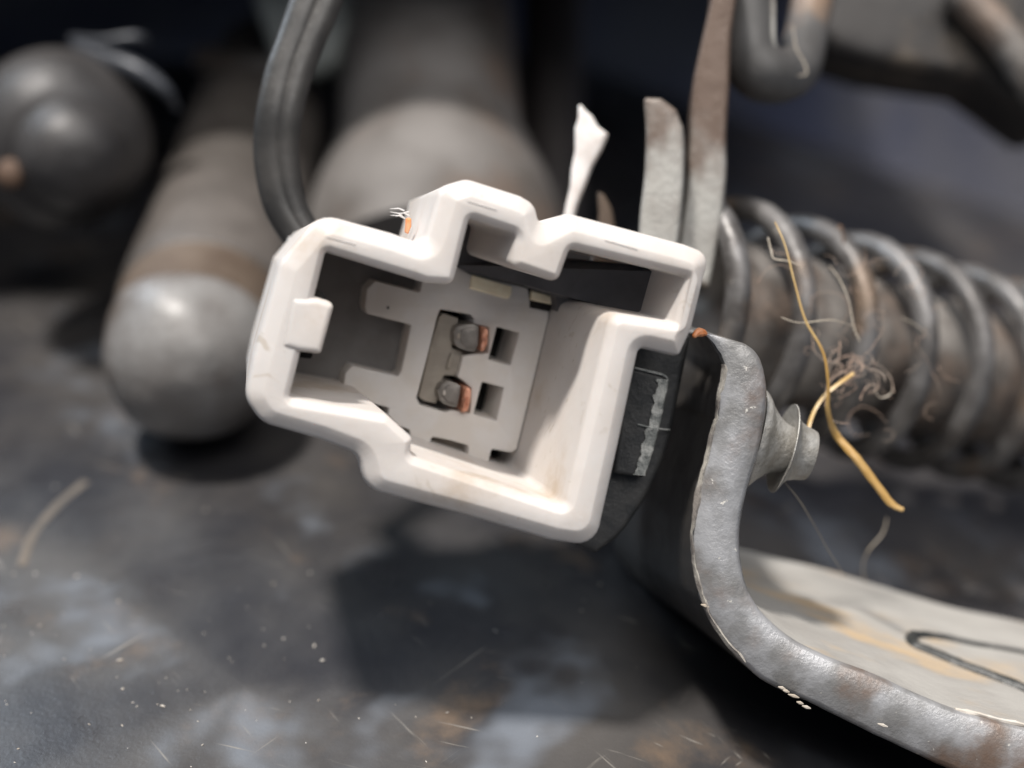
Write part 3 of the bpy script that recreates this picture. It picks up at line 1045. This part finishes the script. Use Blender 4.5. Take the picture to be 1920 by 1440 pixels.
fibre('straw_fibre', 'long golden straw fibre crossing in front of the coil spring', 'fibre',
      [(1453, 416, 3), (1472, 460, 2.6), (1490, 530, 2.4), (1510, 600, 2.4), (1543, 660, 2.6), (1553, 720, 2.8), (1552, 770, 3.2), (1568, 815, 4.2),
       (1605, 858, 4), (1648, 915, 4), (1672, 945, 4), (1694, 956, 4)], [.035, .05, .06, .08, .09, .10, .16, .22, .25, .24, .22, .12], 'fibre',
      'fibres caught on the parts')
fibre('straw_fibre', 'short curved golden fibre rising from the rivet cap', 'fibre',
      [(1600, 700, 4.8), (1575, 718, 4.4), (1550, 738, 4.2), (1530, 765, 4), (1518, 795, 3.4), (1514, 822, 3)], [.12, .14, .13, .12, .12, .1], 'fibre',
      'fibres caught on the parts')
fibre('hair', 'fine pale hair hanging below the rivet cap', 'hair',
      [(1472, 905, 2), (1500, 940, 3), (1530, 990, 4), (1555, 1035, 5), (1586, 1082, 6)], [.05, .06, .05, .045, .03], 'hair',
      'fibres caught on the parts')
fibre('hair', 'thin wavy hair standing on the far bracket edge', 'hair',
      [(1663, 972, 12), (1655, 1000, 12), (1630, 1030, 12), (1618, 1060, 13), (1622, 1092, 14)], [.03, .04, .05, .05, .05], 'hair',
      'fibres caught on the parts')
fibre('hair', 'thin hair hanging inside the dark hook', 'hair',
      [(1487, 50, 11), (1492, 88, 10.8), (1508, 118, 10.8), (1512, 138, 10.8), (1495, 142, 10.8)], [.04, .05, .05, .05, .03], 'hair',
      'fibres caught on the parts')
fibre('thread_end', 'short reddish thread end standing on a spring coil', 'thread',
      [(1582, 456, 10), (1580, 440, 10), (1576, 424, 10), (1570, 430, 10)], [.09, .08, .09, .06], 'rust_spot', 'fibres caught on the parts')
# lint tangle
m_ = MB()
rl = random.Random(3)
for i in range(64):
    x, y, w = 1598 + rl.gauss(0, 20), 688 + rl.gauss(0, 18), 5.4 + rl.gauss(0, .6)
    if i >= 30:
        x, y = rl.uniform(1385, 1760), rl.uniform(440, 800)
        y += (x - 1400) * .2
        w = 5.0 + (x - 1400) * .012
    a = rl.uniform(0, 6.28)
    pts = []
    long = i % 6 == 0
    st = rl.uniform(18, 34) if long else rl.uniform(5, 13)
    bend = rl.uniform(-.9, .9)
    for k_ in range(6):
        pts.append(tuple(P(x, y, w + rl.uniform(-.2, .2))))
        x += math.cos(a) * st
        y += math.sin(a) * st
        a += bend + rl.uniform(-.4, .4)
    tube(m_, smooth(pts, 4), (rl.uniform(.015, .032) if not long else .02) if i < 30 else .014, 5)
o = m_.build('lint_tangle', 'lint', base=P(1598, 688, 8))
tag(o, 'pinkish tangle of lint caught on the coil spring', 'lint')
# loose hairs along the spring
for (pts, lab) in [
    ([(1440, 445, 4), (1446, 470, 3.6), (1452, 485, 3.4), (1480, 490, 3.4), (1505, 502, 3.6)], 'curly pale hair at the start of the coil spring'),
    ([(1555, 498, 6.5), (1575, 525, 6), (1592, 565, 5.6), (1600, 610, 5.2), (1612, 640, 5)], 'pale hair lying along the third spring coil'),
    ([(1465, 595, 3), (1500, 605, 3), (1560, 600, 4), (1600, 612, 5)], 'nearly level pale hair across the spring'),
    ([(1636, 720, 6), (1650, 745, 6), (1672, 735, 6), (1668, 705, 6), (1650, 700, 6)], 'looped hair beside the lint tangle'),
    ([(1690, 595, 8), (1715, 608, 8.2), (1740, 628, 8.4)], 'faint hair on the fourth spring coil')]:
    fibre('hair', lab, 'hair', pts, [.035, .045, .045, .03], 'hair', 'fibres caught on the parts')

# dust on the mat: nobody could count it
m_ = MB()
rd = random.Random(11)
for i in range(140):
    px, py = rd.uniform(-20, 1200), rd.uniform(880, 1450)
    if py < 900 + 0.1 * px or (px > 760 and rd.random() < .8):
        continue
    q = G(px, py)
    s = rd.choice([.025, .03, .04, .05, .04, .03, .08])
    q.z += mat_z(q.x, q.y) + s * .3
    e = Vector((rd.uniform(-1, 1), rd.uniform(-1, 1), rd.uniform(-.2, .4))).normalized() * s * rd.uniform(.8, 2.4)
    tube(m_, [q - e, q, q + e], [s * .3, s, s * .35], 5)
o = m_.build('dust', 'speck', base=Vector((-10, -5, 0)))
tag(o, 'pale dust grains scattered over the black floor', 'dust', None, 'stuff')
# scratches' curly threads on the mat
for pts, lab in [([(40, 1060), (62, 1000), (110, 945), (160, 905)], 'pale brown bent thread lying on the floor at the far left')]:
    m_ = MB()
    tube(m_, smooth([tuple(G(x, y) + Vector((0, 0, mat_z(G(x, y).x, G(x, y).y) + .0))) for x, y in pts], 6), .34, 8, squash=(1, .22))
    o = m_.build('floor_thread', 'thread', base=G(*pts[0]))
    tag(o, lab, 'thread')
